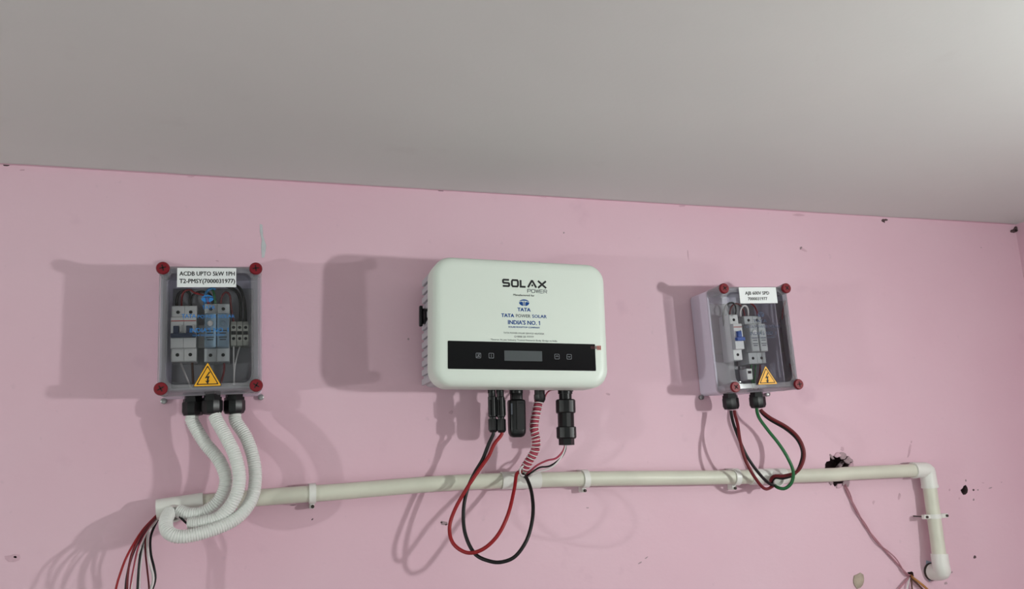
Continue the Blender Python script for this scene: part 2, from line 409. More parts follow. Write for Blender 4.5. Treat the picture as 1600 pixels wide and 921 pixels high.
# broken plaster round the big hole and in the corner by the ceiling
for i, (x, y, a, b) in enumerate([(1308,711,5,4), (1316,714,6,5), (1325,720,5,6), (1330,728,4,5), (1299,714,5,1.8), (1322,755,7,5), (1310,760,6,3.5), (1298,755,4,3)]):
    rchip(x, y, a, b, 'plaster_raw' if i % 3 else 'pink_chip', 'plaster_lump', .0025, 40+i, .35, 11, i)
for i, (x, y, a, b) in enumerate([(1587,359,6,4), (1592,355,5,3.5), (1583,361,4,3), (1593,363,2.5,5)]):
    rchip(x, y, a, b, 'plaster_raw' if i % 2 else 'plaster_dark', 'plaster_lump', .005, 60+i, .3, 8, -.4)
chip([(1447,876),(1456,879),(1458,900),(1452,910),(1447,900)], 'wall_blue', 'paint_scrape', .001)
MB().tube([P(1300,742,-.03), P(1312,728,-.01), P(1319,720,-.035)], .004, 8).build('broken_conduit', 'plaster_raw', wall_back, 60)

# ------------------------------------------------------------------ lamps of the room (beyond the picture's edges)
def lamp(pos, wall_x, material, label, power):
    s_ = 1 if wall_x > pos[0] else -1; L = abs(wall_x-pos[0])
    t = thing('wall_lamp', label, 'lamp', (wall_x, pos[1], pos[2]))
    MB().lathe([(.0,0), (.042,.0), (.042,.012), (.03,.02), (.022,.028), (.022, L-.040), (.0, L-.039)], (0,0,0), (-s_,0,0), 20).build('holder', 'pvc_fitting', t)
    MB().lathe([(.0,L-.039), (.020,L-.039), (.030,L-.015), (.034,L-.002), (.034,L), (.031,L), (.031,L-.002), (.0,L-.002)], (0,0,0), (-s_,0,0), 24).build('lamp_cup', 'pvc_fitting', t)
    MB().lathe([(.030,L-.0015)] + [(.030*math.cos(a), L+.016*math.sin(a)) for a in (0,.25,.5,.75,1.0,1.25,1.45)] + [(.0005,L+.016)], (0,0,0), (-s_,0,0), 16).build('diffuser', material, t, 0)
lamp(LAMP_RIGHT_POS, XR, 'bulb_right', 'round white lamp glowing on the right side wall', LAMP_RIGHT)
lamp(LAMP_LEFT_POS, XL, 'bulb_left', 'round white lamp glowing on the left side wall', LAMP_LEFT)

# ------------------------------------------------------------------ inverter
inv = thing('solar_inverter', 'white rounded solar inverter with black display strip, centre of the pink wall', 'inverter', (.3771, 0, CEIL-.2581), math.radians(1.06))
IW, IH = .2835, .2013
def rl(w_, h_, r, y, n=8): return [(x, y, z) for x, z in rrect(w_, h_, r, n)]
MB().loft([rl(IW-.006, IH-.006, .026, -.098), rl(IW, IH, .029, -.100), rl(IW, IH, .029, -.136), rl(IW-.0035, IH-.0035, .028, -.1420), rl(IW-.010, IH-.010, .026, -.1455), rl(IW-.020, IH-.020, .022, -.1475), rl(IW-.03, IH-.03, .02, -.148)]).build('front_cover', 'inverter_white', inv, 50)
bd = MB().loft([rl(IW-.020, IH-.022, .012, -.016), rl(IW-.020, IH-.022, .012, -.0975)]).build('housing', 'inverter_grey', inv)
for i in range(12):
    z = -.0825 + i*.0150
    for s_ in (-1, 1):
        xa, xb = sorted((s_*(IW/2-.0105), s_*(IW/2-.0055)))
        MB().box(xa, xb, -.092, -.022, z-.0048, z+.0048, .0008).build('cooling_fin', 'inverter_grey', inv, 30)
MB().box(-.10, .10, -.016, -.0002, -.07, .07).build('mounting_plate', 'steel', inv, 0)
sx_, sz_ = -(IW/2-.0055), .022
sw = MB().lathe([(.0,0), (.013,0), (.013,.004), (.010,.005), (.0,.005)], (sx_+.0003, -.052, sz_), (-1,0,0), 20).build('rotary_switch', 'black_plastic', inv)
MB().box(sx_-.010, sx_-.0045, -.056, -.048, sz_-.017, sz_+.017, .0015).build('switch_handle', 'black_plastic', sw)
D0 = .1480
def ib(x0, y0, x1, y1, d=D0):
    a = lpt(inv, x0, y0, d); b = lpt(inv, x1, y1, d); return a[0], a[1], b[0], b[1]
# display strip
pa = lpt(inv, 703, 536, D0); pb = lpt(inv, 934, 578, D0); pm = lpt(inv, 818, 557, D0)
pw = (pb[0]-pa[0]); ph = .0425
pan = MB().prism_y(rrect(pw, ph, .0012, 3, pm[0], pm[1]), -D0-.0008, -D0+.001).build('display_strip', 'panel_black', inv, 0)
q = lpt(inv, 817.5, 556.7, D0); MB().prism_y(rrect(.061, .0158, .0005, 2, q[0], q[1]), -D0-.0011, -D0-.0008).build('screen', 'lcd', pan, 0)
def sq(px, py, glyph):
    x, z = lpt(inv, px, py, D0); mb = MB(); r = .0037
    ribbon(mb, rrect(2*r, 2*r, .0009, 3, x, z), .00045, D0+.0010, True)
    for g in glyph: ribbon(mb, [(x+a*r, z+b*r) for a, b in g], .00055, D0+.0010)
    mb.build('touch_key', 'icon_grey', pan, 0)
sq(747.3, 556, [[(-.75,-.75),(.75,.75)], [(-.4,.5),(.1,.5)], [(-.1,-.45),(.2,-.25),(.4,-.45),(.65,-.25)]])
sq(767.4, 556.2, [[(0,-.5),(0,.1)], [(0,.3),(0,.55)]])
sq(870, 557.7, [[(-.45,-.15),(-.25,.25),(.25,.25),(.45,-.15)]])
sq(889, 558, [[(-.45,.2),(0,-.25),(.45,.2)]])
mb = MB()
for i, (px, wd_) in enumerate([(933.2,.0004), (935.6,.0005), (938,.0005)]):
    x, z = lpt(inv, px, 544, D0); mb.prism_y([(x-wd_, z-.0034), (x+wd_, z-.0034), (x+wd_, z+.0034), (x-wd_, z+.0034)], -D0-.0012, -D0)
mb.build('red_stamp', 'ink_red', inv, 0)
mb = MB()
for px in (923.5, 926, 928.5, 930.8):
    x, z = lpt(inv, px, 543.5, D0); mb.prism_y([(x-.0005, z-.0022), (x+.0005, z-.0022), (x+.0005, z+.0022), (x-.0005, z+.0022)], -D0-.0012, -D0-.0008)
mb.build('red_stamp', 'stamp_dark', pan, 0)
# brand print
zS = lpt(inv, 819, 443.7, D0)[1]; sx = lambda px: lpt(inv, px, 443.7, D0)[0]
strokes(inv, 'SOLAX', [(sx(785.5), sx(796)), (sx(799.5), sx(809.5)), (sx(813), sx(821.5)), (sx(825), sx(837.5)), (sx(840.5), sx(853))], zS-.0050, zS+.0050, D0+.0003, .0030, 'ink_black')
zP = lpt(inv, 839, 455.4, D0)[1]; k0 = sx(823.5); kw = (sx(855)-k0)/5
strokes(inv, 'POWER', [(k0+kw*i+kw*.06, k0+kw*(i+1)-kw*.12) for i in range(5)], zP-.0026, zP+.0026, D0+.0003, .0008, 'ink_grey')
def iline(s, x0, x1, y, h, material, bold=.0):
    c_ = lpt(inv, (x0+x1)/2, y, D0); W_ = lpt(inv, x1, y, D0)[0]-lpt(inv, x0, y, D0)[0]
    return text(inv, inv, s, c_[0], c_[1], W_, h, D0+.0003, material, bold)
iline('Manufactured for', 802, 835, 461.6, .0030, 'ink_black', .02)
c_ = lpt(inv, 819, 473.4, D0); oval_logo(inv, c_[0], c_[1], .0168, .0106, D0+.0001, 'ink_blue')
iline('TATA', 808.5, 828.8, 484.2, .0056, 'ink_blue', .06)
iline('TATA', 783.3, 803.2, 493.2, .0054, 'ink_blue', .06)
iline('POWER', 806.2, 828.8, 494.0, .0050, 'ink_grey', .015)
iline('SOLAR', 831.6, 854, 494.8, .0050, 'ink_blue', .03)
iline("INDIA'S NO. 1", 794, 843.6, 504.4, .0066, 'ink_blue', .05)
iline('SOLAR ROOFTOP COMPANY', 794.5, 843.5, 511.8, .0026, 'ink_blue', .03)
iline('TATA POWER SOLAR SERVICE HELPDESK', 787, 850.5, 521.2, .0024, 'ink_grey', .0)
iline('1800 25 77777', 807.5, 834, 526.6, .0028, 'ink_grey', .008)
mb = MB(); x, z = lpt(inv, 805, 526.3, D0); ribbon(mb, rrect(.0026, .0026, .0012, 3, x, z), .0004, D0+.0003, True); mb.build('phone_mark', 'ink_grey', inv, 0)
iline('*Source: As per Industry Trusted Research Body, Bridge to India', 767, 871, 531.9, .0027, 'ink_grey', .0)

# comm gland under the inverter
def world_on(root, px, py, d): return P(px, py, d)
ibz = -IH/2
def inv_local(px, py, d):
    x, z = lpt(inv, px, py, d); return x, -d, z
x, y, z = inv_local(843, 611, .065)
g = MB().lathe([(0,ibz+.006), (.0085,ibz+.006), (.0085,ibz-.004), (.0095,ibz-.004), (.0095,ibz-.012), (.007,ibz-.017), (.0,ibz-.017)], (x, y, 0), (0,0,1), 16, (2,.06)).build('cable_gland', 'black_plastic', inv, 30)
# sockets
for px, r_, d in ((768, .0062, .072), (781, .0062, .072), (806.5, .011, .07), (883, .012, .068)):
    x, y, z = inv_local(px, 611, d)
    MB().lathe([(0,ibz+.008), (r_,ibz+.008), (r_,ibz-.003), (0,ibz-.003)], (x, y, 0), (0,0,1), 16).build('socket', 'black_plastic', inv, 40)

# wifi dongle
dg = thing('data_dongle', 'black rounded plug-in dongle hanging under the white inverter', 'dongle', P(806.5, 611, .07), math.radians(1.06))
def rz(w_, dp, r, z, n=5): return [(x, y, z) for x, y in rrect(w_, dp, r, n)]
MB().loft([rz(.018,.016,.005,-.002), rz(.019,.017,.005,-.003), rz(.019,.017,.005,-.014), rz(.026,.020,.006,-.0155), rz(.0275,.021,.006,-.018), rz(.0275,.021,.007,-.062), rz(.0265,.020,.007,-.068), rz(.0225,.0165,.006,-.0725), rz(.014,.011,.004,-.0745)]).build('casing', 'black_plastic', dg, 40)
MB().prism_y(rrect(.0125, .046, .002, 3, .003, -.040), -.0118, -.0100).build('front_panel', 'black_plastic', dg, 30)
MB().prism_y(rrect(.0028, .018, .0004, 2, -.0113, -.030), -.0108, -.0104).build('side_label', 'ink_grey', dg, 0)
MB().box(.0015, .0075, -.0126, -.0116, -.0215, -.0195).build('latch', 'black_matte', dg, 0)

# AC connector
ac = thing('ac_connector', 'thick black screw-collar plug hanging under the right of the white inverter', 'connector', P(883, 610, .068), math.radians(1.3))
MB().lathe([(0,-.003), (.0105,-.003), (.0105,-.016), (0,-.016)], (0,0,0), (0,0,1), 20).build('neck', 'black_plastic', ac, 40)
MB().lathe([(0,-.0155), (.015,-.0155), (.0165,-.0175), (.0165,-.0365), (.0155,-.038), (0,-.038)], (0,0,0), (0,0,1), 24, (4,.05)).build('upper_collar', 'black_plastic', ac, 25)
MB().lathe([(0,-.0375), (.0135,-.0375), (.0135,-.0605), (0,-.0605)], (0,0,0), (0,0,1), 12).build('barrel', 'black_plastic', ac, 20)
MB().lathe([(0,-.060), (.0155,-.060), (.0165,-.0615), (.0165,-.0775), (.0148,-.0795), (0,-.0795)], (0,0,0), (0,0,1), 24, (4,.05)).build('lower_collar', 'black_plastic', ac, 25)
MB().lathe([(0,-.079), (.0128,-.079), (.0128,-.0895), (.006,-.090), (0,-.090)], (0,0,0), (0,0,1), 6).build('nut', 'black_plastic', ac, 20)
MB().box(-.011, .013, -.004, .004, -.0025, .0005).build('flange', 'black_plastic', ac, 0)

# two solar cables with their plugs
def plug(parent, top):
    x, y, z = top
    MB().lathe([(0,0), (.0058,0), (.0058,-.008), (.0068,-.009), (.0068,-.040), (.0052,-.041), (.0052,-.044), (0,-.044)], (x,y,z), (0,0,1), 16, (4,.14)).build('plug_body', 'black_plastic', parent, 25)
    MB().lathe([(0,-.0438), (.0070,-.0438), (.0074,-.0455), (.0074,-.0615), (.0052,-.065), (0,-.065)], (x,y,z), (0,0,1), 16, (2,.10)).build('plug_nut', 'black_plastic', parent, 25)
    for s_ in (-1, 1): MB().box(x+s_*.0055-.0009, x+s_*.0055+.0009, y-.0066, y-.0052, z-.038, z-.014).build('latch_arm', 'black_matte', parent, 0)
def z4(x, y, d): return (660+x/3.07, 590+y/3.07, d)
def cable_thing(name, label, material, pts, top):
    t = thing(name, label, 'cable', (0,0,0)); b = Vector(top)
    plug(t, top)
    pth = spline([Vector(top)+Vector((0,0,-.060)), Vector(top)+Vector((0,0,-.068))] + [P(*z4(*p)) for p in pts])
    MB().tube(pth, .0029, 10).build('cable_sheath', material, t, 60); return t
cable_thing('solar_cable', 'black solar cable looping lowest under the inverter, plugged in at far left', 'wire_black',
    [(318,320,.070),(288,395,.066),(250,460,.062),(215,540,.062),(197,640,.068),(205,750,.078),(250,845,.092),(320,882,.106),(385,886,.114),(450,855,.118),(505,770,.116),(530,660,.102),(525,560,.076),(503,490,.052),(482,466,.034)], tuple(P(768.5, 612, .072)))
cable_thing('solar_cable', 'bright red solar cable looping beside the black one under the inverter', 'wire_red',
    [(345,320,.074),(318,378,.072),(275,440,.070),(215,530,.070),(158,630,.066),(130,720,.068),(148,798,.078),(215,842,.092),(290,825,.104),(360,760,.110),(410,660,.104),(440,540,.078),(452,465,.052),(474,452,.034)], tuple(P(781.5, 612.5, .074)))

# coiled red and white wire from the gland to the conduit
core = spline([P(843,622,.064), P(838,645,.066), P(834.5,668,.066), P(837.5,688,.066), P(836,704,.064), P(827,720,.058), P(819,733,.050)], .0008)
def helix(core, R, turns, ph, rad, n=6, sub=1):
    N = len(core); tot = int(turns*14); pts = []
    tg = [(core[min(i+1,N-1)]-core[max(i-1,0)]).normalized() for i in range(N)]; u = tg[0].orthogonal().normalized(); us = []
    for i in range(N):
        u = (u-tg[i]*u.dot(tg[i])).normalized(); us.append(u.copy())
    for k in range(tot+1):
        f = k/tot*(N-1); i = min(int(f), N-2); fr = f-i
        p = core[i].lerp(core[i+1], fr); u = us[i]; v = tg[i].cross(u); a = 2*PI*turns*k/tot+ph+.9*math.sin(k*.031+ph)+.6*math.sin(k*.083)
        pts.append(p+u*(R*math.cos(a))+v*(R*math.sin(a)))
    return MB().tube(pts, rad, n)
tag(helix(core, .0058, 36, 0, .0016, 6).build('coiled_wire', 'wire_pink', None, 60), 'red wire wound in a tight coil between inverter gland and conduit', 'wire')
tag(helix(core, .0074, 19, 1.2, .0009, 6).build('coiled_wire', 'wire_white', None, 60), 'thin white wire spiralling round the red coil under the inverter', 'wire')
wire('wire', 'thin pink wire looping up from the coil behind the inverter edge', [(846,630,.062),(851,622,.060),(855,614,.058),(861,610,.05),(869,609,.045)], .0013, 'wire_pink')
wire('wire', 'white wire end curling from the coil over the conduit opening', [(818,728,.058),(813,734,.056),(813,741,.052),(818,744,.046),(822,742,.036)], .0014, 'wire_white')
for k, (lab, mt, pts, rr) in enumerate([
    ('red wire sagging from the black plug to the conduit opening', 'wire_pink', [(883,690,.068),(882,700,.068),(877,709,.068),(868,717,.066),(855,720,.062),(840,727,.055),(828,737,.047),(820,744,.034)], .0016),
    ('black wire sagging from the black plug to the conduit opening', 'wire_black', [(883,690,.068),(884,700,.068),(880,711,.068),(871,721,.066),(858,729,.062),(843,731,.055),(830,739,.047),(821,745,.034)], .0015),
    ('white wire sagging lowest from the black plug to the conduit opening', 'wire_white', [(883,690,.068),(883,700,.069),(878,713,.069),(868,726,.067),(855,734,.062),(840,738,.055),(828,744,.046),(822,746,.034)], .0014)]):
    wire('wire', lab, pts, rr, mt)

# ------------------------------------------------------------------ conduit run
PD = .024
run = thing('conduit_pipe', 'cream plastic conduit pipe crossing the wall under all the boxes', 'pipe', (0,0,0))
cl = {245:797,318:786,407:778,473:773,540:768,680:756.5,781:751.5,844:750,960:748,1080:747,1172:745.5,1225:744.5,1300:742.5,1331:740,1427:735.5}
def seg(x0, x1, extra=0):
    ks = sorted(cl); pts = []
    def yy(x):
        for a, b in zip(ks, ks[1:]):
            if a <= x <= b: return cl[a]+(cl[b]-cl[a])*(x-a)/(b-a)
        return cl[ks[0]] if x < ks[0] else cl[ks[-1]]
    xs = [x0] + [k for k in ks if x0+8 < k < x1-8] + [x1]
    return [P(x, yy(x), PD) for x in xs]
def pipe(pts, r=.0125, name='pipe', material='pvc_pipe', n=20, step=.02): return MB().tube(spline(pts, step), r, n).build(name, material, run, 45)
def hollow(pts, r, r2, name, material='pvc_fitting', n=20):
    """open-ended sleeve with a wall thickness"""
    p = spline(pts, .01); mb = MB(); o = MB().tube(p, r, n, False); i = MB().tube(p, r2, n, False)
    k = len(p); vs = o.v + i.v; off = len(o.v); fs = o.f + [tuple(off+j for j in reversed(f)) for f in i.f]
    for e in (0, k-1):
        for j in range(n):
            a, b = e*n+j, e*n+(j+1) % n; fs.append((a, b, off+b, off+a))
    return mb.add(vs, fs).build(name, material, run, 45)
pipe(seg(312, 790)); pipe(seg(836, 1178)); pipe(seg(1219, 1432))
e0 = hollow(seg(245, 318), .0150, .0127, 'tee_fitting')
t1 = hollow(seg(783, 843), .0143, .0124, 'tee_fitting')
t2 = hollow(seg(1172, 1226), .0143, .0124, 'tee_fitting')
def branch(parent, px, py, dirv, r=.0135, L=.024, name='branch_socket'):
    o = P(px, py, PD); d = Vector(dirv).normalized()
    MB().lathe([(r,.006), (r,L), (r-.0028,L), (r-.0032,.010), (.0005,.0098)], o, d, 18).build(name, 'pvc_fitting', parent, 40)
branch(e0, 270, 796, (.25,-1,-.35), .0115, .022)
branch(t1, 815, 750, (.15,-1,.75), .0125, .0185)
branch(t2, 1206, 745, (.10,-1,-.35), .0132, .020)
# elbow at the right, down pipe, elbow into the wall
A = P(1427,735.5,PD); B = P(1440,735,PD); e1 = P(1448,736,PD); cdn = P(1450,744,PD); e2 = P(1453,762,PD)
MB().tube(spline([A, B, e1, cdn, e2], .003), lambda t: .0148, 20).build('elbow_fitting', 'pvc_fitting', run, 45)
MB().tube([A+(A-B).normalized()*.001, A+(B-A).normalized()*.004], .0155, 20).build('elbow_rim', 'pvc_fitting', run, 45)
MB().tube([e2+(cdn-e2).normalized()*.004, e2+(e2-cdn).normalized()*.001], .0155, 20).build('elbow_rim', 'pvc_fitting', run, 45)
v0 = P(1452,756,PD); v1 = P(1458,800,PD+.001); v2 = P(1465,850,PD+.004); v3 = P(1469,880,PD+.006)
pipe([v0, v1, v2, v3])
w0 = P(1467.5,866,PD+.005); w1 = P(1470,884,PD+.006); w2 = P(1471.5,893,PD+.004)
MB().tube(spline([w0, w1, w2, Vector((w2.x, -.012, w2.z-.004)), Vector((w2.x, -.0005, w2.z-.004))], .003), .0152, 20).build('elbow_fitting', 'pvc_fitting', run, 45)
MB().lathe([(.0165,0), (.0165,.003), (.0155,.004), (.0005,.004)], (w2.x, -.0005, w2.z-.004), (0,-1,0), 20).build('wall_ring', 'nail', run, 45)

# saddle clips
def clip(px, dirn, label):
    q = seg(px-3, px+3); c0 = (q[0]+q[-1])/2 if dirn == 'h' else P(1458,807,PD+.001)
    t = thing('pipe_clip', label, 'clip', (c0.x, 0, c0.z), 0, 'white saddle clips on the conduit')
    y0 = c0.y; r1, r2 = .0128, .0150; wd = .0050
    pts = []
    for i in range(15):
        a = math.radians(-5+190*i/14); pts.append((a,))
    if dirn == 'h':     # band wraps front of a horizontal pipe; profile in (y, z), extruded in x
        prof = [(y0-r2*math.sin(a[0]), r2*math.cos(a[0])) for a in pts] + [(y0-r1*math.sin(a[0]), r1*math.cos(a[0])) for a in reversed(pts)]
        prof = [(min(y, -.0005), z) for y, z in prof]
        mb = MB().prism_x(prof, -wd, wd)
        mb.box(-wd, wd, y0+.002, -.0003, r1, r2)
        mb.build('band', 'pvc_fitting', t, 35)
        MB().box(-wd*.75, wd*.75, -.018, -.0003, -r2-.0075, -r1+.0004, .001).build('nail_tab', 'pvc_fitting', t, 35)
        MB().lathe([(0,.012), (.0026,.012), (.0026,.0205), (.0016,.0215), (0,.0215)], (.001,0,-r2-.0045), (0,-1,0), 10).build('nail', 'nail', t, 40)
    else:
        prof = [(r2*math.cos(a[0]), y0-r2*math.sin(a[0])) for a in pts] + [(r1*math.cos(a[0]), y0-r1*math.sin(a[0])) for a in reversed(pts)]
        mb = MB().loft([[(x, min(y,-.0005), -wd*.8) for x, y in prof], [(x, min(y,-.0005), wd*.8) for x, y in prof]]); mb.build('band', 'pvc_fitting', t, 35)
        for s_ in (-1, 1):
            MB().box(min(s_*r1, s_*(r2+.013)), max(s_*r1, s_*(r2+.013)), -.034, -.025, -wd*.8, wd*.8, .001).build('nail_tab', 'pvc_fitting', t, 35)
            MB().lathe([(0,.0003), (.0012,.0003), (.0012,.0338), (.0024,.0340), (.0024,.0365), (0,.0365)], (s_*(r2+.0085),0,0), (0,-1,0), 10).build('nail', 'nail', t, 40)
clip(488, 'h', 'white saddle clip on the conduit just right of the corrugated hoses')
clip(914, 'h', 'white saddle clip on the conduit below the right side of the inverter')
clip(1149, 'h', 'white saddle clip on the conduit below the small right box')
clip(1455, 'v', 'white saddle clip on the short downward pipe at far right')

# ------------------------------------------------------------------ the two enclosures
BW, BH = .142, .186
BZ, LZ = .062, .1050          # body depth, lid front
def enclosure(name, label, x, z, rot, glands, lines, sticker, tri, lid_print):
    t = thing(name, label, 'junction box', (x, 0, z), rot)
    MB().loft([rl(BW-.004, BH-.004, .006, -.0004), rl(BW, BH, .008, -.003), rl(BW, BH, .008, -BZ), rl(BW-.006, BH-.006, .006, -BZ), rl(BW-.006, BH-.006, .006, -.006)], True, True).build('body', 'box_grey', t, 35)
    MB().box(-BW/2+.012, BW/2-.012, -.010, -.0062, -BH/2+.016, BH/2-.016, .001).build('mounting_plate', 'box_grey_inside', t, 35)
    MB().box(-BW/2+.014, BW/2-.014, -.0175, -.0102, -.0175, .0175).build('din_rail', 'steel', t, 0)
    i = .0025
    lid = MB().loft([rl(BW-.028, BH-.024, .012, -LZ+.0015), rl(BW-.030, BH-.026, .012, -LZ-.001), rl(BW-.033, BH-.029, .011, -LZ-.002)], False, True).build('lid', 'clear_lid', t, 30)
    MB().loft([rl(BW+.002, BH+.002, .009, -BZ+.002), rl(BW+.002, BH+.002, .009, -BZ-.006), rl(BW, BH, .009, -BZ-.007), rl(BW-.004, BH-.004, .010, -LZ+.005), rl(BW-.008, BH-.008, .010, -LZ+.002),
        rl(BW-.028, BH-.024, .012, -LZ+.0015)], False, False).build('lid_rim', 'clear_rim', lid, 30)
    MB().loft([rl(BW-.004, BH-.004, .008, -BZ-.0005), rl(BW-.010, BH-.010, .009, -LZ+.0055), rl(BW-.034, BH-.030, .012, -LZ+.0045)], False, False).build('lid_lining', 'clear_lid', lid, 30)
    for sx_ in (-1, 1):
        for sz_ in (-1, 1):
            X, Z = sx_*.0635, sz_*.0863
            MB().lathe([(.0075, BZ+.002), (.0085, LZ-.006), (.0095, LZ), (.0095, LZ+.001), (.0005, LZ+.001)], (X,0,Z), (0,-1,0), 16).build('screw_post', 'clear_rim', lid, 40)
            sc = MB().lathe([(.0005, LZ+.001), (.0085, LZ+.0012), (.0092, LZ+.0025), (.0092, LZ+.0050), (.0080, LZ+.0068), (.0005, LZ+.0070)], (X,0,Z), (0,-1,0), 20).build('screw_cap', 'red_cap', t, 35)
            a = random.uniform(0, PI/2); mb = MB()
            for b in (a, a+PI/2):
                u = Vector((math.cos(b), math.sin(b)))*.0046; v = Vector((-math.sin(b), math.cos(b)))*.0009
                mb.prism_y([(X+u.x+v.x, Z+u.y+v.y), (X-u.x+v.x, Z-u.y+v.y), (X-u.x-v.x, Z-u.y-v.y), (X+u.x-v.x, Z+u.y-v.y)], -LZ-.0073, -LZ-.0066)
            mb.build('cross_slot', 'dark_slot', sc, 0)
    df = LZ+.0021
    # title sticker
    (x0, y0, x1, y1), slines = sticker
    a = lpt(t, x0, y0, df); b = lpt(t, x1, y1, df)
    st = MB().prism_y([(a[0], b[1]), (b[0], b[1]), (b[0], a[1]), (a[0], a[1])], -df-.0004, -df+.0002).build('title_sticker', 'sticker_white', t, 0, 'white printed sticker')
    for s_, sx0, sx1, sy_, h_ in slines:
        c0 = lpt(t, (sx0+sx1)/2, sy_, df); W_ = lpt(t, sx1, sy_, df)[0]-lpt(t, sx0, sy_, df)[0]
        text(t, st, s_, c0[0], c0[1], W_, h_, df+.0006, 'ink_black', .05)
    # warning triangle
    (tx, ty, bw, by) = tri; top = lpt(t, tx, ty, df); bl = lpt(t, tx-bw, by, df); br = lpt(t, tx+bw, by, df)
    cx, zb, zt, hw = top[0], (bl[1]+br[1])/2, top[1], (br[0]-bl[0])/2
    def tri_poly(k):
        h_ = zt-zb; cz = zb+h_/3; base = [(cx-hw, zb), (cx+hw, zb), (cx, zt)]; out = []
        pts_ = [(cx+(px_-cx)*k, cz+(pz-cz)*k) for px_, pz in base]
        for q in range(3):
            p0, p1, p2 = Vector(pts_[q-1]), Vector(pts_[q]), Vector(pts_[(q+1) % 3])
            out += [tuple(p1.lerp(p0, .06)), tuple(p1.lerp((p0+p2)/2, .02)), tuple(p1.lerp(p2, .06))]
        return out
    wt = flat(t, tri_poly(1.10), df-.0001, 'ink_black', 'warning_sticker', .0003, 'yellow warning triangle with black lightning bolt')
    flat(wt, tri_poly(1.05), df+.0002, 'warning_yellow', 'sticker_border', .0002)
    flat(wt, tri_poly(.86), df+.0004, 'ink_black', 'black_outline', .0002)
    flat(wt, tri_poly(.74), df+.0006, 'warning_yellow', 'sticker_field', .0002)
    cz = zb+(zt-zb)*.36; s_ = hw/.0185
    bolt = [(.002,.0085),(-.0040,-.0012),(-.0003,-.0004),(-.0014,-.0055),(-.0036,-.0045),(.0004,-.0100),(.0030,-.0035),(.0010,-.0046),(.0030,.0024),(-.0006,.0016),(.0042,.0085)]
    flat(wt, [(cx+a_*s_, cz+b_*s_) for a_, b_ in bolt], df+.0008, 'ink_black', 'lightning_bolt', .0002)
    # print on the clear lid
    lp = None
    for kind, args in lid_print:
        if kind == 'logo':
            px_, py_, w_, h_, mt_ = args; c0 = lpt(t, px_, py_, df); oval_logo(lid, c0[0], c0[1], w_, h_, df, mt_)
        else:
            s2, px0, px1, py_, h_, bo, mt_ = args
            c0 = lpt(t, (px0+px1)/2, py_, df); W_ = lpt(t, px1, py_, df)[0]-lpt(t, px0, py_, df)[0]
            text(t, lid, s2, c0[0], c0[1], W_, h_, df+.0001, mt_, bo)
    # cable glands
    for (px_, r_, d_) in glands:
        gx = lpt(t, px_, 632, d_)[0]; zb_ = -BH/2
        g_ = MB().lathe([(0,zb_+.004), (r_*.82,zb_+.004), (r_*.82,zb_-.004), (r_*.95,zb_-.004), (r_*.95,zb_-.009), (0,zb_-.009)], (gx,-d_,0), (0,0,1), 6).build('cable_gland', 'black_plastic', t, 20)
        MB().lathe([(0,zb_-.0088), (r_,zb_-.0088), (r_*1.02,zb_-.011), (r_*1.02,zb_-.023), (r_*.86,zb_-.028), (r_*.5,zb_-.029), (0,zb_-.029)], (gx,-d_,0), (0,0,1), 20, (2,.06)).build('dome_nut', 'black_plastic', g_, 28)
    MB().lathe([(0,.001), (.0045,.001), (.0045,.006), (.0022,.007), (0,.007)], (-BW/2+.001, 0, -BH/2-.002), (0,-1,0), 12).build('wall_lug', 'steel', t, 40)
    MB().lathe([(0,.001), (.0045,.001), (.0045,.006), (.0022,.007), (0,.007)], (BW/2-.001, 0, -BH/2-.002), (0,-1,0), 12).build('wall_lug', 'steel', t, 40)
    return t
LBX = enclosure('distribution_box', 'clear-lidded box with ACDB sticker and three glands, left of the inverter', -.0835, CEIL-.2637, math.radians(-1.52),
    [(302,.0158,.044), (331.5,.0148,.060), (366,.0158,.044)], None,
    ((277,419,369,449), [('ACDB UPTO 5kW 1PH', 281, 367, 428, .0062), ('T2-PMSY(7000031977)', 281, 367.5, 439.5, .0062)]),
    (324.5, 568, 20.5, 603),
    [('logo', (324, 467, .017, .0105, 'ink_lightblue')), ('text', ('TATA', 316, 336, 480.5, .0052, .03, 'ink_lightblue')),
     ('text', ('TATA', 284, 306, 494.3, .0056, .035, 'ink_lightblue')), ('text', ('POWER SOLAR', 309, 367, 494.8, .0052, .0, 'ink_lightblue')),
     ('text', ("INDIA'S NO. 1", 297, 357, 516, .0066, .02, 'ink_lightblue')), ('text', ('SOLAR ROOFTOP COMPANY', 301, 352, 524, .0026, .0, 'ink_lightblue'))])
RBX = enclosure('distribution_box', 'clear-lidded box with AJB sticker and two glands, right of the inverter', .8269, CEIL-.2712, math.radians(-1.57),
    [(1142,.0145,.050), (1184,.0145,.050)], None,
    ((1154,449.5,1215,474), [('AJB 600V SPD', 1164, 1201.5, 458.3, .0058), ('7000031977', 1168.5, 1198.5, 467.2, .0054)]),
    (1196, 573, 14.5, 600.5),
    [('logo', (1188.6, 492, .0145, .0095, 'ink_navy')), ('text', ('TATA', 1177, 1198, 501.8, .0052, .03, 'ink_navy')),
     ('text', ('TATA POWER SOLAR', 1163, 1219, 510.6, .0050, .01, 'ink_navy')),
     ('text', ("INDIA'S NO. 1", 1172, 1213, 521, .0062, .02, 'ink_navy')), ('text', ('SOLAR ROOFTOP COMPANY', 1174, 1211, 527.5, .0024, .0, 'ink_navy'))])

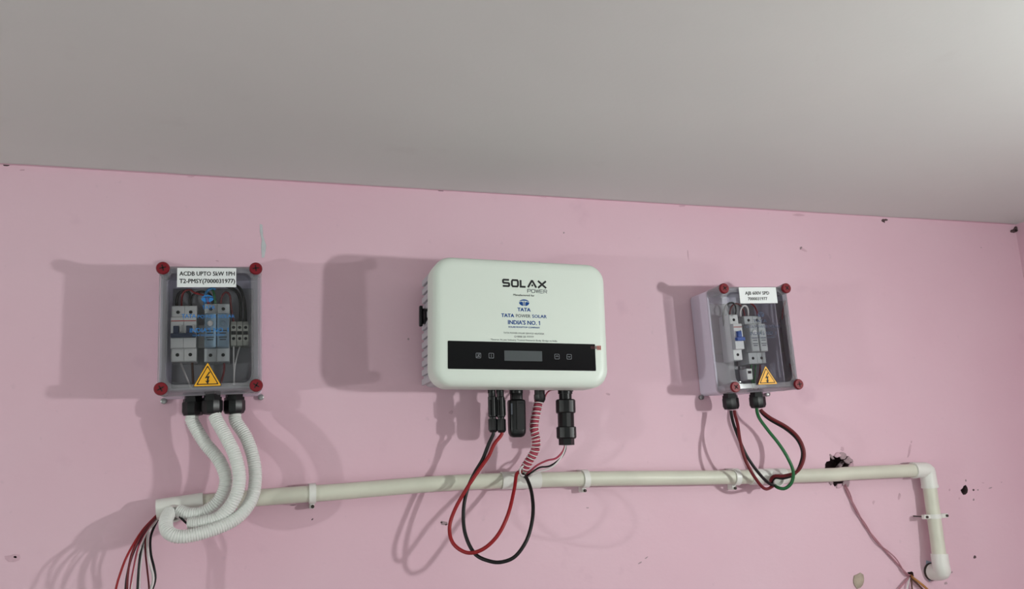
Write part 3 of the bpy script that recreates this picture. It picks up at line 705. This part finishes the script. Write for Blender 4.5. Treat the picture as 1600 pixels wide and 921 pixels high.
# ------------------------------------------------------------------ devices inside the boxes (each clipped on its rail)
def dev(root, name, label, cat, px, py, d, group=None):
    x, z = lpt(root, px, py, d); a = root.rotation_euler[1]
    X = root.location[0]+x*math.cos(a)+z*math.sin(a); Z = root.location[2]-x*math.sin(a)+z*math.cos(a)
    return thing(name, label, cat, (X, -.0176, Z), a, group)
def screw_hole(parent, x, z, dep, r=.0026):
    MB().lathe([(r, dep-.001), (r, dep+.0004), (r*.55, dep+.0004), (.0003, dep+.0002)], (x,0,z), (0,-1,0), 12).build('terminal_screw', 'black_matte', parent, 40)
def breaker(root, px, py, poles, label, lever_mat):
    t = dev(root, 'circuit_breaker', label, 'circuit breaker', px, py, .055); pw_ = .0177; H_ = .042
    for i in range(poles):
        x0 = (i-poles/2)*pw_+.0002; x1 = x0+pw_-.0004
        prof = [(0,-H_),(-.034,-H_),(-.0355,-H_+.0015),(-.0355,-.0235),(-.0435,-.0235),(-.0455,-.0225),(-.0455,.0225),(-.0435,.0235),(-.0355,.0235),(-.0355,H_-.0015),(-.034,H_),(0,H_)]
        MB().prism_x(prof, x0, x1).build('pole_housing', 'mcb_white', t, 20)
        for z in (-.032, .032): screw_hole(t, (x0+x1)/2, z, .0357)
    W_ = poles*pw_/2-.0006
    lv = MB().box(-W_, W_, -.0530, -.0454, -.0085, -.0020, .0008)
    lv.build('lever', lever_mat, t, 35)
    for i in range(poles):
        xc = (i-poles/2+.5)*pw_
        MB().box(xc-.0048, xc+.0030, -.0520, -.0454, -.0022, .0090, .0006).build('lever_tab', lever_mat, t, 35)
        MB().box(xc+.0034, xc+.0070, -.0490, -.0454, .0000, .0110, .0006).build('marker_window', 'mcb_white', t, 35)
    MB().box(-W_, W_, -.0459, -.0454, .0165, .0178).build('red_line', 'ink_red', t, 0)
    return t
breaker(LBX, 287.5, 521, 2, 'white two-pole circuit breaker with navy lever at left inside ACDB box', 'mcb_navy')
def surge(root, px, py, label, poles, cart, base):
    t = dev(root, 'surge_protector', label, 'surge protector', px, py, .055); pw_ = .0178; H_ = .044
    for i in range(poles):
        x0 = (i-poles/2)*pw_+.0002; x1 = x0+pw_-.0004; xc = (x0+x1)/2
        prof = [(0,-H_),(-.036,-H_),(-.037,-H_+.001),(-.037,-.024),(-.030,-.024),(-.030,.028),(-.037,.028),(-.037,H_-.001),(-.036,H_),(0,H_)]
        MB().prism_x(prof, x0, x1).build('base_housing', base, t, 20)
        ct = MB().box(x0+.0006, x1-.0006, -.0500, -.0298, -.0235, .0275, .0015).build('cartridge', cart, t, 35)
        MB().lathe([(.0003,.0498), (.0042,.0498), (.0042,.0512), (.003,.052), (.0003,.052)], (xc,0,.012), (0,-1,0), 16).build('status_window', 'mcb_white' if i == 0 else cart, ct, 40)
        for k, (zz, w2) in enumerate(((.001,.011), (-.003,.009), (-.009,.011), (-.0125,.0085))):
            MB().box(xc-w2/2, xc+w2/2, -.0504, -.0499, zz-.0007, zz+.0007).build('printed_line', 'ink_grey', ct, 0)
        for z in (-.034, .036): screw_hole(t, xc, z, .0371)
    return t
surge(LBX, 339, 520, 'blue-grey two-module surge protector in the middle of ACDB box', 2, 'spd_blue', 'spd_grey')
for k, (px, lab) in enumerate(((365.2, 'leftmost'), (374.6, 'middle'), (384, 'rightmost'))):
    t = dev(LBX, 'terminal_block', lab + ' of three narrow grey terminal blocks inside ACDB box', 'terminal block', px, 521.5, .045, 'terminal blocks in the ACDB box')
    MB().prism_x([(0,-.0185),(-.027,-.0185),(-.033,-.012),(-.033,.012),(-.027,.0185),(0,.0185)], -.0039, .0039).build('housing', 'terminal_grey', t, 20)
    MB().box(-.0034, .0034, -.0336, -.0329, -.0028, .0028).build('marker_strip', 'black_matte', t, 0)
    for z in (-.0085, .0085): screw_hole(t, 0, z, .0330, .0024)
# right box
breaker(RBX, 1150.5, 527, 1, 'white single-pole breaker with blue lever at left inside AJB box', 'mcb_blue')
surge(RBX, 1180, 531, 'grey surge protector with pale cartridge inside AJB box', 2, 'spd_grey', 'spd_grey')
t = dev(RBX, 'terminal_block', 'small white terminal block low inside AJB box', 'terminal block', 1166, 586, .03)
MB().box(-.006, .006, -.024, 0, -.010, .010, .001).build('housing', 'mcb_white', t, 35)
MB().box(-.0035, .0035, -.0246, -.0238, .001, .006).build('slot', 'black_matte', t, 0)

# inner wires
def iw(label, mt, pts, r=.0018): wire('wire', label, pts, r, mt)
iw('black wire arching over the left pole of the ACDB breaker', 'wire_black', [(276,484,.036),(276,471,.042),(279,460,.044),(287,455,.044),(296,458,.042),(297,470,.042),(297,484,.036)], .0022)
iw('red wire arching above the ACDB breaker', 'wire_red', [(284,484,.033),(284,466,.044),(288,456,.048),(297,453,.048),(304,458,.045),(318,462,.042),(325,472,.04),(326,480,.036)], .0016)
iw('black wire running from breaker top to surge protector in ACDB box', 'wire_black', [(299,486,.033),(299,470,.038),(303,460,.038),(315,456,.038),(328,460,.038),(332,470,.038),(332,482,.036)], .0018)
iw('blue wire bent into the top of the ACDB surge protector', 'wire_blue', [(322,482,.036),(320,470,.040),(322,458,.042),(328,452,.040),(336,452,.034)], .0022)
iw('green wire bent above the surge protector in ACDB box', 'wire_green', [(338,482,.036),(336,470,.040),(334,458,.040),(330,450,.036)], .0018)
iw('red wire dropping beside the terminal blocks in ACDB box', 'wire_darkred', [(345,480,.036),(346,466,.040),(352,457,.040),(359,462,.038),(361,480,.036),(365,504,.034)], .0016)
iw('thick black wire curving into the middle terminal block of ACDB box', 'wire_black', [(350,446,.026),(360,450,.034),(370,456,.036),(375,468,.036),(376,485,.036),(375,505,.036)], .0024)
iw('thick black wire curving into the last terminal block of ACDB box', 'wire_black', [(360,444,.026),(374,450,.034),(380,464,.036),(383,482,.036),(383,505,.036)], .0024)
iw('grey wire slanting down from the left of the ACDB breaker', 'wire_white', [(281,562,.034),(284,572,.036),(292,592,.036),(299,608,.034)], .0015)
iw('dark wire dropping from the right of the ACDB breaker', 'wire_brown', [(300,562,.034),(301,580,.034),(302,606,.034)], .0018)
iw('pale wire dropping straight from the terminal blocks of ACDB box', 'wire_white', [(365,541,.032),(365,560,.032),(366,580,.032),(366,602,.032)], .0013)
iw('pale wire slanting down from the last terminal block of ACDB box', 'wire_white', [(375,541,.032),(371,555,.034),(367,575,.034),(365,602,.032)], .0012)
iw('dark wire dropping from the ACDB surge protector', 'wire_darkred', [(350,564,.034),(350,580,.034),(344,604,.034)], .0016)
iw('black wire arching over the AJB breaker', 'wire_black', [(1131,510,.03),(1130,490,.040),(1136,476,.044),(1146,474,.044),(1150,484,.040),(1148,496,.038)], .0016)
iw('dark red wire arching across the top of AJB box', 'wire_darkred', [(1141,500,.036),(1141,484,.040),(1148,475,.042),(1158,478,.042),(1163,490,.040),(1163,502,.036)], .0015)
iw('white wire curling above the AJB surge protector', 'wire_white', [(1158,500,.036),(1157,486,.042),(1162,478,.044),(1168,482,.042),(1170,500,.036)], .0018)
iw('red wire entering the AJB surge protector from above', 'wire_red', [(1184,502,.036),(1183,488,.040),(1178,478,.040),(1172,474,.036)], .0015)
iw('green wire dropping from the left of the AJB surge protector', 'wire_green', [(1174,569,.034),(1174,580,.034),(1176,600,.036),(1180,618,.042)], .0020)
iw('second green wire dropping from the AJB surge protector', 'wire_green', [(1181,569,.034),(1180,582,.034),(1179,600,.036),(1182,618,.042)], .0016)
iw('red wire dropping inside AJB box behind the warning triangle', 'wire_darkred', [(1188,569,.034),(1187,585,.034),(1184,602,.036),(1185,618,.044)], .0016)

# ------------------------------------------------------------------ corrugated hoses of the left box
def hose(label, pts, r=.0096):
    p = path(pts, .0006); n = len(p)
    o = MB().tube(p, lambda t: r*(1-.12*(.5+.5*math.cos(2*PI*(t*(n-1)*.0006)/.0033))**1.5), 14).build('corrugated_hose', 'flex', None, 60)
    return tag(o, label, 'hose', 'white corrugated hoses under the ACDB box')
hose('white corrugated hose from the left gland, innermost and shortest curve', [(300,650,.045),(301,660,.046),(320,692,.052),(343,721,.058),(353,751,.062),(343,781,.062),(320,800,.060),(296,804,.056),(278,799,.048)])
hose('white corrugated hose from the middle gland, lying frontmost between the others', [(335,649,.062),(340,660,.066),(354,685,.074),(368,715,.080),(374,751,.084),(365,783,.084),(343,808,.080),(317,817,.076),(296,820,.070)])
hose('white corrugated hose from the right gland, outermost and lowest curve', [(367,648,.045),(369,660,.047),(385,685,.054),(396,718,.062),(399,751,.068),(392,783,.074),(370,810,.082),(333,828,.090),(287,839,.092),(264,833,.086),(259,816,.070),(265,801,.050)])
wire('wire', 'short dark wire between conduit end and the middle hose', [(272,797,.048),(280,807,.056),(288,815,.064),(295,821,.070)], .0016, 'wire_black')

# loose wires out of the conduit's left end
def z5(x, y, d): return (150+x/3.06, 620+y/3.06, d)
for lab, mt, pts, r in [
    ('bright red loose wire hanging farthest left from the conduit end', 'wire_red', [(300,560,.026),(278,580,.034),(215,650,.06),(150,760,.08),(115,850,.085),(95,921,.085),(70,1060,.08)], .0016),
    ('dull red loose wire second from left at the conduit end', 'wire_darkred', [(300,562,.026),(280,585,.036),(228,645,.06),(180,730,.075),(160,800,.08),(150,880,.08),(147,1000,.08)], .0016),
    ('black loose wire hanging left of the pale ones at the conduit end', 'wire_black', [(300,565,.024),(275,590,.034),(218,665,.055),(172,765,.07),(150,850,.075),(142,921,.075),(140,1060,.07)], .0016),
    ('pinkish loose wire hanging between two black ones at the conduit end', 'wire_pink', [(302,568,.024),(270,600,.036),(208,705,.06),(178,830,.07),(164,921,.07),(150,1060,.07)], .0012),
    ('white loose wire hanging straight beside a black one', 'wire_white', [(302,570,.022),(265,605,.034),(213,720,.058),(182,830,.068),(168,921,.07),(158,1060,.07)], .0012),
    ('black loose wire hanging nearly straight in the middle of the bunch', 'wire_black', [(303,572,.022),(255,615,.032),(222,700,.05),(206,800,.06),(198,921,.06),(192,1060,.06)], .0016),
    ('white loose wire hanging nearly straight in the middle of the bunch', 'wire_white', [(303,574,.020),(262,615,.030),(232,700,.048),(214,800,.058),(207,921,.058),(203,1060,.058)], .0013),
    ('dark red loose wire on the right of the bunch at the conduit end', 'wire_darkred', [(304,575,.020),(272,610,.030),(240,670,.045),(236,740,.052),(245,830,.056),(254,921,.056),(258,1060,.056)], .0013),
    ('white loose wire bowing right at the edge of the bunch', 'wire_white', [(304,577,.020),(284,600,.030),(252,650,.045),(246,720,.054),(258,800,.06),(272,850,.06),(272,890,.06),(258,940,.06),(240,1060,.06)], .0018),
    ('black loose wire bowing farthest right of the bunch', 'wire_black', [(304,578,.020),(290,600,.028),(262,670,.042),(262,750,.052),(278,820,.058),(284,865,.058),(276,905,.058),(255,960,.058),(245,1060,.058)], .0017)]:
    wire('loose_wire', lab, [z5(*p) for p in pts], r, mt, 'loose wires out of the conduit end')

# ------------------------------------------------------------------ cables of the right box
def z6(x, y, d): return (1080+x/5.118, 600+y/5.118, d)
for lab, mt, pts, r in [
    ('black cable from the left gland of AJB box down to the conduit', 'wire_black', [(318,215,.050),(322,250,.051),(338,320,.056),(382,440,.064),(440,570,.068),(520,690,.068),(600,780,.060),(650,812,.046),(668,812,.030)], .0027),
    ('red cable from the left gland of AJB box down to the conduit', 'wire_darkred', [(345,215,.052),(350,250,.054),(372,330,.062),(392,460,.072),(430,600,.078),(490,720,.078),(560,818,.072),(602,843,.064),(640,828,.048),(660,812,.034)], .0028),
    ('green cable bowing from the right gland of AJB box to the conduit', 'wire_green', [(525,195,.052),(528,230,.053),(550,285,.058),(620,380,.066),(700,480,.074),(770,590,.080),(815,700,.080),(803,790,.074),(750,838,.066),(695,832,.056),(668,814,.036)], .0030),
    ('red cable in the widest bow from the right gland of AJB box', 'wire_darkred', [(556,205,.050),(575,228,.052),(640,276,.058),(765,346,.068),(855,428,.076),(901,530,.080),(896,620,.080),(845,704,.074),(740,738,.064),(665,738,.054),(636,770,.046),(650,806,.034)], .0028),
    ('black cable running beside the widest red one of AJB box', 'wire_black', [(552,208,.046),(568,238,.048),(632,290,.053),(755,362,.062),(842,440,.069),(886,532,.073),(880,618,.073),(832,718,.068),(738,756,.058),(672,752,.050),(640,790,.042),(655,815,.032)], .0026)]:
    wire('power_cable', lab, [z6(*p) for p in pts], r, mt, None, cat='cable', n=10)

# ------------------------------------------------------------------ painted-over wire from the wall hole, and the wires it meets
def z7(x, y, d): return (1240+x/3.822, 680+y/3.822, d)
wire('painted_wire', 'pink painted wire running from the wall hole down to the right', [z7(*p) for p in [(288,270,-.02),(305,302,.002),(330,362,.004),(372,440,.004),(425,540,.004),(500,635,.004),(560,705,.004),(625,775,.004),(680,832,.004),(702,838,-.012)]], .0016, 'wire_painted')
wire('painted_wire', 'thin painted wire twisted alongside the one from the wall hole', [z7(*p) for p in [(296,268,-.02),(312,302,.0045),(340,360,.005),(366,441,.006),(432,538,.005),(494,638,.006),(572,702,.005),(618,748,.006),(672,836,.006),(700,842,-.01)]], .0012, 'wire_painted')
for lab, mt, pts, r in [
    ('tan wire leaving the small wall hole towards the bottom right', 'wire_tan', [(698,836,-.01),(716,856,.008),(755,885,.012),(800,925,.012),(850,990,.012)], .0022),
    ('brown wire leaving the small wall hole towards the bottom right', 'wire_brown', [(694,840,-.01),(712,864,.006),(745,896,.008),(780,935,.008),(820,1000,.008)], .0018),
    ('pink painted wire leaving the small wall hole towards bottom left', 'wire_painted', [(692,842,-.01),(680,860,.004),(655,890,.006),(625,930,.006),(600,990,.006)], .0015),
    ('white painted wire hanging straight below the small wall hole', 'wire_white', [(694,846,-.01),(690,866,.005),(682,900,.006),(676,940,.006),(672,1000,.006)], .0013),
    ('dark wire hanging just right of the small wall hole', 'wire_brown', [(700,844,-.01),(704,870,.006),(706,905,.006),(712,945,.006),(722,1000,.006)], .0015)]:
    wire('wire', lab, [z7(*p) for p in pts], r, mt, 'wires from the small wall hole')
